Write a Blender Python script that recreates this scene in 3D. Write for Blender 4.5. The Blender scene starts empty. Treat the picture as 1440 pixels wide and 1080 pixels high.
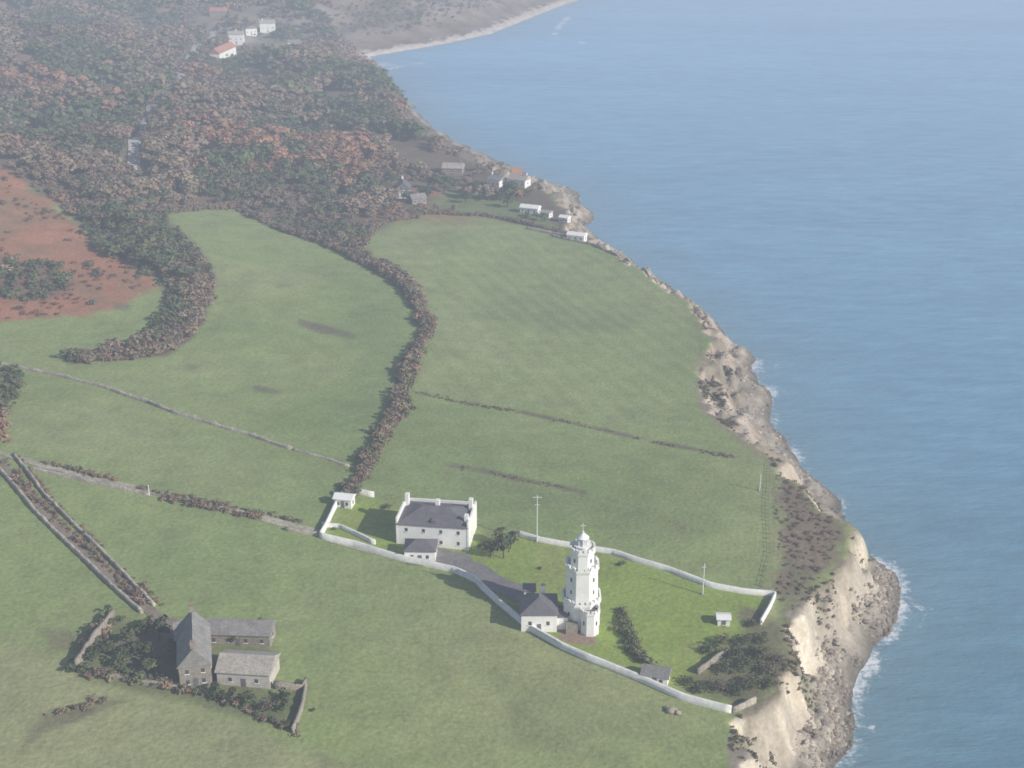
import bpy, bmesh, math, numpy as np
from mathutils import Vector, Matrix
rng = np.random.default_rng(7)
scene = bpy.context.scene
scene.view_settings.view_transform = 'Standard'
scene.view_settings.look = 'None'
scene.view_settings.exposure = 0

# ------------------------------------------------------------------ camera
FPX = 1900.0; PITCH = math.radians(22.6); HC = 195.0
cam_d = bpy.data.cameras.new("camera"); cam = bpy.data.objects.new("camera", cam_d)
scene.collection.objects.link(cam); scene.camera = cam
cam.location = (0, 0, HC); cam.rotation_euler = (math.pi/2 - PITCH, 0, 0)
cam_d.sensor_width = 36; cam_d.lens = 36*FPX/1440; cam_d.clip_start = 1; cam_d.clip_end = 60000
cam_d.dof.use_dof = True; cam_d.dof.focus_distance = 100; cam_d.dof.aperture_fstop = .5   # slightly missed focus, as in the snapshot

# ------------------------------------------------------------------ helpers
def sstep(a, b, x):
    t = np.clip((x-a)/(b-a), 0, 1); return t*t*(3-2*t)
TAB = rng.random((256, 256))
def vnoise(x, y, s, seed=0):
    x = np.asarray(x, float)/s + seed*17.31; y = np.asarray(y, float)/s + seed*9.77
    xi = np.floor(x).astype(int); yi = np.floor(y).astype(int)
    fx = x-xi; fy = y-yi; fx = fx*fx*(3-2*fx); fy = fy*fy*(3-2*fy)
    a = TAB[xi % 256, yi % 256]; b = TAB[(xi+1) % 256, yi % 256]
    c = TAB[xi % 256, (yi+1) % 256]; d = TAB[(xi+1) % 256, (yi+1) % 256]
    return (a*(1-fx)+b*fx)*(1-fy)+(c*(1-fx)+d*fx)*fy
def fbm(x, y, s, seed=0, o=4):
    r = 0; amp = 1; tot = 0
    for i in range(o):
        r = r+amp*vnoise(x, y, s/2**i, seed+i*3); tot += amp; amp *= .5
    return r/tot*2-1
def polydist(x, y, P, closed=False):
    d = np.full(np.shape(x), 1e18); n = len(P)
    for i in range(n if closed else n-1):
        ax, ay = P[i][0], P[i][1]; bx, by = P[(i+1) % n][0], P[(i+1) % n][1]
        vx, vy = bx-ax, by-ay; L = vx*vx+vy*vy+1e-9
        t = np.clip(((x-ax)*vx+(y-ay)*vy)/L, 0, 1)
        d = np.minimum(d, (x-ax-t*vx)**2+(y-ay-t*vy)**2)
    return np.sqrt(d)
def inside(x, y, P):
    c = np.zeros(np.shape(x), bool); n = len(P)
    for i in range(n):
        ax, ay = P[i][0], P[i][1]; bx, by = P[(i+1) % n][0], P[(i+1) % n][1]
        if ay == by: continue
        c ^= ((ay > y) != (by > y)) & (x < (bx-ax)*(y-ay)/(by-ay)+ax)
    return c
def ray(u, v):
    a = (540-v)
    return np.array([u-720, FPX*math.cos(PITCH)+a*math.sin(PITCH), -FPX*math.sin(PITCH)+a*math.cos(PITCH)])
def atz(u, v, z=0.0):
    d = ray(u, v); t = (z-HC)/d[2]; return (d[0]*t, d[1]*t)

# ------------------------------------------------------------------ coast (water line from image pixels, projected through the camera to sea-level world metres)
WL = [atz(*p) for p in [(1180,1180),(1190,1080),(1186,1020),(1195,970),(1225,925),(1250,890),(1265,850),(1247,812),(1222,775),(1198,738),(1170,705),
 (1140,680),(1112,645),(1105,615),(1090,570),(1070,530),(1055,505),(1030,475),(1000,450),(970,420),(930,395),(900,375),(870,355),(845,338),
 (822,325),(835,308),(820,288),(800,268),(775,255),(740,243),(700,228),(660,205),(620,190),(590,165),(565,130),(545,105),(520,80),(560,73),
 (620,63),(690,48),(740,28),(780,12),(815,0),(840,-12),(880,-25)]]
W2 = []
for i in range(len(WL)-1):
    a, b = np.array(WL[i]), np.array(WL[i+1]); n = max(1, int(np.hypot(*(b-a))/6)) if a[1] < 1150 else 1
    for k in range(n): W2.append(a+(b-a)*k/n)
W2.append(np.array(WL[-1])); W2 = np.array(W2)
jx = fbm(W2[:, 0], W2[:, 1], 14, 111, 3)*7*(W2[:, 1] < 1100); W2[:, 0] += jx
W2T = [tuple(p) for p in W2]
COAST = [(60,-20000),(60,0)]+W2T+[(350,3500),(600,30000),(-30000,30000),(-30000,-20000)]

xs = np.concatenate([[-30000,-12000,-6000,-3000,-2000,-1400,-1100], np.arange(-900,-400,6.), np.arange(-400,-180,2.5), np.arange(-180,170,1.0), np.arange(170,400,8.), [500,800,2000,6000,30000]])
ys = np.concatenate([[-20000,-5000,-1000,-300,0], np.arange(60,180,6.), np.arange(180,420,1.0), np.arange(420,700,1.6), np.arange(700,1300,3.), np.arange(1300,2200,6.), [2500,3200,5000,12000,30000]])
X, Y = np.meshgrid(xs, ys)
dW = polydist(X, Y, COAST, True); land = inside(X, Y, COAST)

def cst(y): return np.interp(y, [0, 330, 420, 520, 700, 800, 950, 1200, 1500], [17, 17, 12, 10, 8, 14, 18, 12, 18])
Hp = cst(Y)+12*sstep(0, 260, dW)+75*sstep(150, 700, dW)*sstep(560, 950, Y)
Hp = Hp+26*np.exp(-((X+300)**2/110**2+(Y-590)**2/130**2))
Hp = Hp+30*sstep(20, 260, dW)*sstep(1200, 1450, Y)
woody = sstep(560, 760, Y)
Hp = Hp+(fbm(X, Y, 110, 3)*18+fbm(X, Y, 48, 13, 2)*7)*woody*sstep(20, 120, dW)+fbm(X, Y, 60, 8)*1.3*sstep(10, 60, dW)
Hp = Hp-2.0*np.exp(-((X+70)**2/60**2+(Y-330)**2/50**2))
HT = Hp.copy()
def H(x, y):
    x = np.asarray(x, float); y = np.asarray(y, float)
    i = np.clip(np.searchsorted(xs, x)-1, 0, len(xs)-2); j = np.clip(np.searchsorted(ys, y)-1, 0, len(ys)-2)
    fx = (x-xs[i])/(xs[i+1]-xs[i]); fy = (y-ys[j])/(ys[j+1]-ys[j])
    return (HT[j, i]*(1-fx)+HT[j, i+1]*fx)*(1-fy)+(HT[j+1, i]*(1-fx)+HT[j+1, i+1]*fx)*fy
YM = np.geomspace(90, 4000, 2500)
def G(u, v):
    d = ray(u, v); t = YM/d[1]
    z = HC+d[2]*t; h = H(d[0]*t, YM)
    k = np.argmax(z < h)
    if k == 0: k = len(t)-1
    a = (z[k-1]-h[k-1]); b = (h[k]-z[k]); w = a/(a+b+1e-9)
    tt = t[k-1]*(1-w)+t[k]*w
    return (d[0]*tt, d[1]*tt)
def GP(L): return [G(*p) for p in L]
CT = GP([(1040,1180),(1040,1110),(1022,1060),(1015,1015),(1060,992),(1095,965),(1108,925),(1100,885),(1125,848),(1160,812),(1188,762),(1188,742),(1160,722),(1125,690),(1092,655),
 (1060,625),(1015,595),(985,572),(980,530),(1000,500),(990,455),(965,425),(925,397),(885,372),(850,352),(825,338),(795,322),(800,300),(770,272),(735,258),(690,240),(650,222),(600,200),(570,170),(545,140),(522,110)])
C3 = []
for i in range(len(CT)-1):
    a, b = np.array(CT[i]), np.array(CT[i+1]); n = max(1, int(np.hypot(*(b-a))/3))
    for k in range(n): C3.append(a+(b-a)*k/n)
C3.append(np.array(CT[-1])); C3 = np.array(C3); C3[:, 0] += fbm(C3[:, 0], C3[:, 1], 9, 141, 3)*3.6
CT = [tuple(p) for p in C3]
CT2 = CT+[(WL[36][0]-60, WL[36][1]+40)]+[(WL[i][0]-50-(i-37)*6, WL[i][1]+60) for i in range(37, 45)]+[(250,3600),(500,30000)]
TOPP = [(30,-20000),(30,0)]+CT2+[(-30000,30000),(-30000,-20000)]
TOPL = [(30,-20000),(30,0)]+CT2
dT = polydist(X, Y, TOPL); top = inside(X, Y, TOPP)
s = dW/(dW+dT+1e-6)
jag = fbm(X, Y, 11, 21)*.18+fbm(X, Y, 3.5, 25, 2)*.07
headl = 1-sstep(330, 400, Y)
brk = .5*headl+.35*(1-headl)
st = np.clip(s+jag*sstep(0, .3, s)*(s < .999), 0, 1)
low = 4.2*st/brk+fbm(X, Y, 5, 31)*1.2*sstep(0, .2, st)
zc = low*(1-sstep(brk, 1, st))+Hp*sstep(brk, .97, st)
gl = np.abs(fbm(X, Y, 8, 41, 3))
zc = zc-(.38-gl).clip(0)*13*sstep(brk-.05, brk+.2, st)*(1-sstep(.88, 1, st))
zc = zc+fbm(X, Y, 3, 45, 2)*1.0*sstep(brk-.1, brk+.1, st)*(1-sstep(.9, 1, st))
farZ = Hp*sstep(.12, 1.0, s)+1.2*sstep(0, .15, s)+fbm(X, Y, 40, 43)*2.5*sstep(.2, .6, s)
fz = sstep(1120, 1180, Y); zc = zc*(1-fz)+farZ*fz
Z = np.where(top & land, Hp, np.where(land, np.clip(zc, .05, Hp+2*fz), -np.minimum(dW*.12, 8)-.05))
HT = Z

# ------------------------------------------------------------------ ground colour zones (albedo)
grass = np.array([.235,.29,.115])
C = np.zeros(X.shape+(3,)); C[:] = grass
def mixin(m, col):
    C[:] = C*(1-m[..., None])+np.array(col)*m[..., None]
def sub(P, m):
    a = np.array(P); j0, j1 = np.searchsorted(ys, [a[:, 1].min()-m, a[:, 1].max()+m]); i0, i1 = np.searchsorted(xs, [a[:, 0].min()-m, a[:, 0].max()+m]); return j0, j1, i0, i1
def paint(poly, col, amt=1., soft=1.5, jg=0., js=12, world=False):
    P = poly if world else GP(poly); j0, j1, i0, i1 = sub(P, 6+soft+jg)
    sx, sy = X[j0:j1, i0:i1], Y[j0:j1, i0:i1]
    if sx.size == 0: return
    sd = polydist(sx, sy, P, True)*np.where(inside(sx, sy, P), 1, -1)+fbm(sx, sy, js, 5)*jg
    w = (sstep(-soft, soft, sd)*amt)[..., None]
    C[j0:j1, i0:i1] = C[j0:j1, i0:i1]*(1-w)+np.array(col)*w
def pline(L, wid, col, amt=1., brkup=0., soft=.8):
    P = GP(L); j0, j1, i0, i1 = sub(P, wid+6)
    sx, sy = X[j0:j1, i0:i1], Y[j0:j1, i0:i1]
    d = polydist(sx, sy, P)+fbm(sx, sy, 6, 9)*wid*.3
    w = (1-sstep(wid/2-soft, wid/2+soft, d))*amt
    if brkup: w = w*np.clip(.5+brkup*fbm(sx, sy, 10, 14), 0, 1)
    w = w[..., None]; C[j0:j1, i0:i1] = C[j0:j1, i0:i1]*(1-w)+np.array(col)*w
n1 = fbm(X, Y, 70, 51); n2 = fbm(X, Y, 18, 55); n3 = fbm(X, Y, 7, 57)
mixin(sstep(.0, .55, n1)*.6, (.30,.31,.15)); mixin(sstep(.05, .55, -n1)*.55, (.17,.24,.09)); mixin(sstep(.1, .7, n2)*.45, (.19,.22,.095)); mixin(sstep(.15, .7, -n2)*.35, (.29,.305,.15)); mixin(sstep(.2, .7, n3)*.3, (.18,.195,.095))
SCR = (.15,.12,.09); BRK = (.33,.15,.095)
WOOD = [(-400,-120),(-400,150),(-60,190),(0,235),(60,275),(110,300),(150,365),(222,395),(255,425),(300,405),(285,360),(230,298),(330,288),(400,322),(455,340),(520,372),(512,335),(550,312),(600,297),(660,300),(740,318),(790,328),
        (812,318),(800,300),(765,268),(735,252),(690,232),(650,214),(600,186),(572,150),(550,115),(520,84),(470,40),(470,-120)]
paint(WOOD, SCR, 1, 4, 5, 30)
mixin((sstep(560, 700, Y)*sstep(.1, .5, fbm(X, Y, 60, 61))*.6*(X < 0)), BRK)
paint([(-200,180),(0,235),(60,280),(120,325),(225,400),(125,442),(0,452),(-200,460)], BRK, .95, 3, 8)
bmask = inside(X, Y, GP([(-200,180),(0,235),(60,280),(120,325),(225,400),(125,442),(0,452),(-200,460)]))
mixin(bmask*sstep(-.1, .4, fbm(X, Y, 26, 63)+n3*.4)*.6, (.20,.15,.085)); mixin(bmask*sstep(.0, .5, n2+n3*.3)*.5, (.40,.19,.12))
paint([(-200,350),(0,360),(70,372),(115,400),(60,425),(0,420),(-200,410)], SCR, .8, 4, 4)
paint([(255,340),(295,385),(300,420),(272,470),(235,500),(100,512),(95,500),(200,480),(235,430),(230,400)], SCR, 1, 1.5, 2)
paint([(0,905),(100,925),(160,960),(300,990),(420,1050),(520,1100),(-100,1150)], (.31,.30,.17), .6, 6, 5)
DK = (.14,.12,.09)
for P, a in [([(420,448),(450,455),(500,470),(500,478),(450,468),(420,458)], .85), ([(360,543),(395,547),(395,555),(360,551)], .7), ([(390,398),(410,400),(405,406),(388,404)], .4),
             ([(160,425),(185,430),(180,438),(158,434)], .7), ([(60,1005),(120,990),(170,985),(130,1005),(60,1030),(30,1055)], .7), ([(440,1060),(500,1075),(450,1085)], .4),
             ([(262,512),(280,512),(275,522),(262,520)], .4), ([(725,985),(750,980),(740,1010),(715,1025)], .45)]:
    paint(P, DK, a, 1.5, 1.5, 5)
paint([(60,885),(100,888),(110,915),(70,912)], SCR, .6, 2, 2)
paint([(440,370),(580,420),(570,520),(510,640),(470,600),(500,500)], (.16,.22,.09), .6, 12, 8)
paint([(650,420),(900,440),(880,470),(700,450)], (.17,.215,.095), .5, 6, 5)
paint([(560,560),(720,600),(1000,650),(1070,700),(900,700),(700,650),(540,600)], (.20,.24,.10), .4, 8, 5)
paint([(620,650),(820,690),(1000,740),(960,760),(800,730),(640,690)], (.185,.22,.10), .55, 5, 5)
paint([(600,440),(640,430),(700,470),(710,510),(660,500)], (.29,.33,.16), .5, 5, 4)
paint([(600,800),(680,830),(860,940),(1000,1000),(1000,1080),(640,1080),(500,950)], (.265,.285,.13), .5, 15, 8)
paint([(700,950),(820,975),(900,1010),(860,1060),(740,1050)], (.17,.20,.09), .45, 6, 8)
paint([(0,550),(200,600),(420,670),(400,720),(200,680),(20,630)], (.27,.31,.14), .4, 8, 8)
FF = GP([(530,340),(600,305),(800,335),(900,390),(980,450),(990,560),(900,600),(580,545),(605,460)])
ins = inside(X, Y, FF); mixin(ins*(.3*(.5+.5*np.sin((X*.93+Y*.36)*.85+fbm(X, Y, 40, 3)*1.6))), (.34,.345,.19))
mixin(ins*(.16*(.5+.5*np.sin((-X*.36+Y*.93)*.35+fbm(X, Y, 50, 4)*2))), (.17,.22,.10))
LAWN = [(490,700),(560,712),(660,745),(730,755),(880,788),(1000,828),(1075,842),(1070,880),(1095,925),(1060,980),(1020,992),(900,945),(800,910),(690,835),(640,800),(460,752)]
paint(LAWN, (.23,.30,.075), 1, .8)
mixin(inside(X, Y, GP(LAWN))*sstep(-.1, .5, n2+n3*.4)*.5, (.28,.27,.125))
paint([(1040,850),(1080,860),(1105,900),(1110,950),(1060,990),(1000,985),(950,960),(1000,930),(1050,900)], (.16,.14,.095), .85, 2, 3)
paint([(788,880),(838,890),(838,908),(800,905),(785,897)], (.28,.20,.16), 1, .5)
paint([(672,738),(700,735),(705,780),(680,785)], (.15,.17,.08), .6, 2, 2)
for L, wd, a, b in [([(570,548),(650,565),(760,585),(850,605),(950,627),(1030,642)], 3, .95, 1.2), ([(600,648),(680,662),(760,680),(820,692)], 2.8, .95, 1.3), ([(850,700),(900,715),(960,742)], 1.8, .5, 1),
                 ([(1085,655),(1090,720),(1085,780),(1070,830)], 1.5, .6, .5), ([(975,440),(985,480),(985,560),(1010,595),(1080,650)], 1.8, .7, .6), ([(655,870),(635,920),(632,950)], 2, .35, .5),
                 ([(300,300),(305,330),(320,420),(300,470),(245,520)], 1.2, .35, .5)]:
    pline(L, wd, (.16,.13,.09), a, b)
pline([(1100,660),(1095,740),(1085,835)], 1.6, (.30,.28,.18), .7, .6)
paint([(1095,662),(1130,692),(1188,745),(1175,790),(1120,840),(1095,835),(1100,740)], (.21,.155,.12), .9, 2, 4, 8)
paint([(1110,790),(1150,800),(1120,860),(1110,930),(1095,865)], (.18,.175,.10), .8, 2, 3)
paint([(985,500),(1015,485),(1060,600),(1070,640),(985,580),(978,545)], (.29,.24,.165), .85, 2, 3)
paint([(600,285),(640,262),(700,268),(740,290),(790,322),(740,318),(660,302)], (.17,.22,.09), .8, 2, 2)
paint([(345,62),(360,42),(420,45),(430,62),(380,70)], (.17,.26,.10), .9, 3, 2)
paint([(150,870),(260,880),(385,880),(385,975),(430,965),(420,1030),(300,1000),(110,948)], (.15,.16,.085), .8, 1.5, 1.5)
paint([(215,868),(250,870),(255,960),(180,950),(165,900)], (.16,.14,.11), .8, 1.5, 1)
# shore / cliffs
zone = (land & ~top)
nn = fbm(X, Y, 6, 71); ny = fbm(X, Y, 2.5, 73, 3); nb = fbm(X, Y, 16, 75)
gz, gx = np.gradient(Z, ys, xs); slope = np.hypot(gz, gx)
rock = np.zeros(X.shape+(3,)); rock[:] = (.30,.265,.22)
rock += (nn[..., None]*.10+ny[..., None]*.09+nb[..., None]*.06)*np.array([1, .94, .86])
cream = np.zeros_like(rock); cream[:] = (.62,.55,.44); cream += nn[..., None]*.16+ny[..., None]*.14
brownc = np.array([.34,.295,.235]); wb = (sstep(-.35, .25, nb+ny*.8+nn*.5)*.8)[..., None]; cream = cream*(1-wb)+brownc*wb
vg = sstep(.05, .3, fbm(X, Y, 10, 79)+.3*ny)[..., None]*.8; cream = cream*(1-vg)+np.array([.17,.16,.11])*vg
pink = np.zeros_like(rock); pink[:] = (.39,.325,.265); pink += nn[..., None]*.14+ny[..., None]*.1
vp = sstep(.0, .3, fbm(X, Y, 12, 89)+.3*ny)[..., None]*.7; pink = pink*(1-vp)+np.array([.19,.17,.12])*vp
cw = sstep(.25, .6, slope+nn*.2)*sstep(brk-.2, brk+.1, st)
cl = cream*headl[..., None]+pink*(1-headl[..., None])
rk = rock*(1-cw[..., None])+cl*cw[..., None]
rim = (sstep(.80, .94, s)*headl*sstep(-.5, .1, nn+nb))[..., None]*.8; rk = rk*(1-rim)+np.array([.19,.165,.11])*rim
farb = (Y > 1150)
fb = np.array([.62,.54,.47])+nn[..., None]*.2
sl = np.array([.20,.155,.12])+nb[..., None]*.09+n1[..., None]*.08
fw = sstep(10, 20, dW+nn*14)[..., None]
rk = np.where(farb[..., None], fb*(1-fw)+sl*fw, rk)
wet = (1-sstep(0, 5, dW))[..., None]*.5*(~farb)[..., None]
rk = rk*(1-wet)
wc = (sstep(760, 800, Y)*(1-sstep(1100, 1180, Y))*sstep(.15, .4, s))[..., None]
rk = rk*(1-wc)+np.array(SCR)*wc
bg = (sstep(.45, .8, s)*(1-sstep(.4, .75, slope))*(Y > 330)*(Y < 800)*.8)[..., None]
rk = rk*(1-bg)+np.array([.23,.19,.135])*bg
C = np.where(zone[..., None], rk, C)
hm = (sstep(1180, 1260, Y+nb*60)*(1-sstep(130, 260, dW+nb*60))*land*top)[..., None]
C = C*(1-hm)+sl*hm
C = np.where(land[..., None], C, np.array([.13,.14,.12]))
C = np.clip(C, .02, .8)

# ------------------------------------------------------------------ node material helpers
def newmat(name):
    m = bpy.data.materials.new(name); m.use_nodes = True; nt = m.node_tree
    return m, nt, nt.nodes['Principled BSDF']
def N(nt, t, **k):
    n = nt.nodes.new(t)
    for a, b in k.items(): setattr(n, a, b)
    return n
def noisecol(nt, base_socket, scales, amount):
    tc = N(nt, 'ShaderNodeTexCoord'); cur = base_socket
    for sc, am in zip(scales, amount):
        nz = N(nt, 'ShaderNodeTexNoise'); nz.inputs['Scale'].default_value = sc; nz.inputs['Detail'].default_value = 3; nz.inputs['Roughness'].default_value = .65
        nt.links.new(tc.outputs['Object'], nz.inputs['Vector'])
        mr = N(nt, 'ShaderNodeMapRange'); mr.inputs['From Min'].default_value = .3; mr.inputs['From Max'].default_value = .7
        mr.inputs['To Min'].default_value = 1-am; mr.inputs['To Max'].default_value = 1+am
        nt.links.new(nz.outputs['Fac'], mr.inputs['Value'])
        vm = N(nt, 'ShaderNodeVectorMath', operation='SCALE'); nt.links.new(cur, vm.inputs[0]); nt.links.new(mr.outputs[0], vm.inputs['Scale'])
        cur = vm.outputs[0]
    return cur, tc
def bumpit(nt, b, tc, bump, bscale, bdist):
    nz = N(nt, 'ShaderNodeTexNoise'); nz.inputs['Scale'].default_value = bscale; nz.inputs['Detail'].default_value = 4; nt.links.new(tc.outputs['Object'], nz.inputs['Vector'])
    bp = N(nt, 'ShaderNodeBump'); bp.inputs['Strength'].default_value = bump; bp.inputs['Distance'].default_value = bdist
    nt.links.new(nz.outputs['Fac'], bp.inputs['Height']); nt.links.new(bp.outputs[0], b.inputs['Normal'])
def simple(name, col, rough=.85, scales=(1.2, .25), am=(.12, .1), bump=0.0, bscale=3):
    m, nt, b = newmat(name)
    rgb = N(nt, 'ShaderNodeRGB'); rgb.outputs[0].default_value = (*col, 1)
    c, tc = noisecol(nt, rgb.outputs[0], scales, am)
    nt.links.new(c, b.inputs['Base Color']); b.inputs['Roughness'].default_value = rough; b.inputs['Specular IOR Level'].default_value = .25
    if bump: bumpit(nt, b, tc, bump, bscale, .2)
    return m
def attrmat(name, scales, am, rough=.95, bump=0, bscale=1, bdist=.3, transl=0):
    m, nt, b = newmat(name)
    at = N(nt, 'ShaderNodeAttribute', attribute_name='Col')
    c, tc = noisecol(nt, at.outputs['Color'], scales, am) if scales else (at.outputs['Color'], None)
    nt.links.new(c, b.inputs['Base Color']); b.inputs['Roughness'].default_value = rough; b.inputs['Specular IOR Level'].default_value = .1
    if bump: bumpit(nt, b, tc, bump, bscale, bdist)
    if transl:
        t = N(nt, 'ShaderNodeBsdfTranslucent'); nt.links.new(c, t.inputs['Color']); ms = N(nt, 'ShaderNodeMixShader'); ms.inputs[0].default_value = transl
        nt.links.new(b.outputs[0], ms.inputs[1]); nt.links.new(t.outputs[0], ms.inputs[2]); nt.links.new(ms.outputs[0], nt.nodes['Material Output'].inputs['Surface'])
    return m
M_ground = attrmat("ground_cover", (.9, .12), (.18, .12), bump=.5, bscale=.8, bdist=.4)
M_leaf = attrmat("foliage", (), (), transl=.2)
M_rock = attrmat("boulder", (1.5,), (.25,), bump=.4, bscale=2)
M_white = simple("white_painted_render", (.82,.81,.78), .6, am=(.05, .06))
M_wwall = simple("whitewashed_wall", (.76,.75,.71), .8, am=(.12, .14), bump=.2)
M_slate = simple("slate_roof", (.15,.14,.155), .6, scales=(2.5, .4), am=(.2, .15), bump=.4, bscale=6)
M_slate2 = simple("weathered_slate", (.24,.23,.225), .8, scales=(2.5, .5), am=(.2, .2), bump=.4, bscale=6)
M_tan = simple("stone_tile_roof", (.38,.35,.31), .85, scales=(2, .5), am=(.2, .15), bump=.4, bscale=5)
M_stone = simple("rubble_stone", (.28,.25,.205), .9, scales=(2.2, .5), am=(.3, .15), bump=.6, bscale=3)
M_drys = simple("dry_stone", (.38,.34,.28), .95, scales=(1.5, .3), am=(.35, .3), bump=.6, bscale=3)
M_red = simple("clay_tile_roof", (.40,.2,.13), .85, am=(.2, .15))
M_glass, _nt, _b = newmat("window_glass"); _b.inputs['Base Color'].default_value = (.08,.09,.11,1); _b.inputs['Roughness'].default_value = .15
M_asph = simple("worn_asphalt", (.19,.18,.18), .9, am=(.2, .15))
M_grav = simple("gravel_lane", (.36,.33,.26), .95, am=(.25, .25))
M_metal = simple("painted_metal", (.7,.7,.7), .4, am=(.05, .05))

def mesh_np(name, V, F, col=None, mat=None, smooth=False, link=True):
    me = bpy.data.meshes.new(name); V = np.asarray(V, np.float32); F = np.asarray(F, np.int32)
    k = F.shape[1]; me.vertices.add(len(V)); me.vertices.foreach_set('co', V.ravel())
    me.loops.add(F.size); me.loops.foreach_set('vertex_index', F.ravel())
    me.polygons.add(len(F)); me.polygons.foreach_set('loop_start', np.arange(0, F.size, k, dtype=np.int32)); me.polygons.foreach_set('loop_total', np.full(len(F), k, np.int32))
    if smooth: me.polygons.foreach_set('use_smooth', np.ones(len(F), bool))
    me.update(calc_edges=True)
    if col is not None:
        a = me.color_attributes.new('Col', 'FLOAT_COLOR', 'POINT')
        a.data.foreach_set('color', np.concatenate([col, np.ones((len(col), 1))], 1).astype(np.float32).ravel())
    ob = bpy.data.objects.new(name, me)
    if mat: me.materials.append(mat)
    if link: scene.collection.objects.link(ob)
    return ob
def gridF(nx, ny):
    i, j = np.meshgrid(np.arange(nx-1), np.arange(ny-1)); a = (j*nx+i).ravel()
    return np.stack([a, a+1, a+1+nx, a+nx], 1)
terrain = mesh_np("terrain", np.stack([X, Y, Z], -1).reshape(-1, 3), gridF(len(xs), len(ys)), C.reshape(-1, 3), M_ground, True)

# ------------------------------------------------------------------ sea
sx = np.concatenate([[-30000,-5000,-1500], np.arange(-400,-60,8.), np.arange(-60,230,1.5), np.arange(230,700,12.), [1000,2000,6000,30000]])
sy = np.concatenate([[-20000,-2000,0], np.arange(100,200,6.), np.arange(200,600,1.5), np.arange(600,760,3.), np.arange(760,1900,6.), [2200,3000,6000,15000,40000]])
SX, SY = np.meshgrid(sx, sy); sd = polydist(SX, SY, W2T)
surf = np.zeros(SX.shape)
for u, v, r, a in [(1078,515,12,1),(1085,550,10,.9),(1100,590,9,.8),(1112,640,9,1),(1120,665,7,.7),(1175,708,9,.7),(1245,800,10,1),(1262,825,10,.9),(1272,860,12,1),(1250,890,10,.9),(1215,935,12,1),(1195,965,10,1),(1190,1000,9,.8),(1195,1060,10,.7),
                   (790,32,34,1.0),(800,22,30,1),(565,90,26,1.2),(600,80,20,.8),(838,312,8,.5),(930,400,8,.4),(1000,455,9,.5)]:
    p = atz(u, v); surf = np.maximum(surf, a*np.exp(-((SX-p[0])**2+((SY-p[1]))**2)/r**2))
wdt = np.where(SY > 1000, 16., 4.8)+fbm(SX, SY, 12, 121)*3*(SY < 1000)
fo = surf*np.exp(-(sd/np.maximum(wdt, 1))**2)
line2 = surf*np.exp(-((sd-8-fbm(SX, SY, 20, 131)*4)/1.6)**2)*.6*(SY < 1000)
fo = np.maximum(np.maximum(fo, line2), np.exp(-(sd/1.8)**2)*.55)
for u, v, r in [(1225,1025,1.5),(818,60,5),(1297,855,1.3)]:
    p = atz(u, v); fo = np.maximum(fo, 1.2*np.exp(-((SX-p[0])**2+(SY-p[1])**2)/r**2))
brkf = .75+.5*fbm(SX, SY, 22, 171, 3)
P5 = [atz(*q) for q in [(550,97),(572,91),(596,88)]]; fo = np.maximum(fo, np.exp(-(polydist(SX, SY, P5)/6)**2)*(SY > 1000)*brkf)
P5 = [atz(*q) for q in [(780,48),(787,36),(799,24)]]; fo = np.maximum(fo, np.exp(-(polydist(SX, SY, P5)/6)**2)*(SY > 1000)*brkf)
shal = np.exp(-sd/25)
col = np.stack([fo, shal, np.zeros_like(fo)], -1).reshape(-1, 3)
m, nt, b = newmat("sea_water")
at = N(nt, 'ShaderNodeAttribute', attribute_name='Col'); sep = N(nt, 'ShaderNodeSeparateColor'); nt.links.new(at.outputs['Color'], sep.inputs[0])
tc = N(nt, 'ShaderNodeTexCoord')
nz = N(nt, 'ShaderNodeTexNoise'); nz.inputs['Scale'].default_value = .5; nz.inputs['Detail'].default_value = 5; nz.inputs['Roughness'].default_value = .75; nt.links.new(tc.outputs['Object'], nz.inputs['Vector'])
nm_ = N(nt, 'ShaderNodeMath', operation='MULTIPLY'); nm_.inputs[1].default_value = 2.2; nt.links.new(nz.outputs['Fac'], nm_.inputs[0])
mu = N(nt, 'ShaderNodeMath', operation='ADD'); nt.links.new(sep.outputs[0], mu.inputs[0]); nt.links.new(nm_.outputs[0], mu.inputs[1])
mr = N(nt, 'ShaderNodeMapRange'); mr.inputs['From Min'].default_value = 1.6; mr.inputs['From Max'].default_value = 2.1; mr.inputs['To Max'].default_value = .9; nt.links.new(mu.outputs[0], mr.inputs['Value'])
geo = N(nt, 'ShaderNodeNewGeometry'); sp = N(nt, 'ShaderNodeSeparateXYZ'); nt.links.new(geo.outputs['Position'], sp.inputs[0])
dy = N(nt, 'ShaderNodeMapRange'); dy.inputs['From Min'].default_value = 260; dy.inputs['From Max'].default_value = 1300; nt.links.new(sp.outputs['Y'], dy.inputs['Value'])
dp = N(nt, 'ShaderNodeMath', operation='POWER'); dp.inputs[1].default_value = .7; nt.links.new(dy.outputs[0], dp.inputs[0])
cr = N(nt, 'ShaderNodeMix', data_type='RGBA'); cr.inputs[6].default_value = (.125,.255,.345,1); cr.inputs[7].default_value = (.23,.44,.67,1); nt.links.new(dp.outputs[0], cr.inputs[0])  # far water paler and bluer: distance haze put into the base colour
mp = N(nt, 'ShaderNodeMapping'); mp.inputs['Rotation'].default_value = (0, 0, .55); mp.inputs['Scale'].default_value = (.3, 1, 1); nt.links.new(tc.outputs['Object'], mp.inputs['Vector'])
cur = cr.outputs[2]
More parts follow.
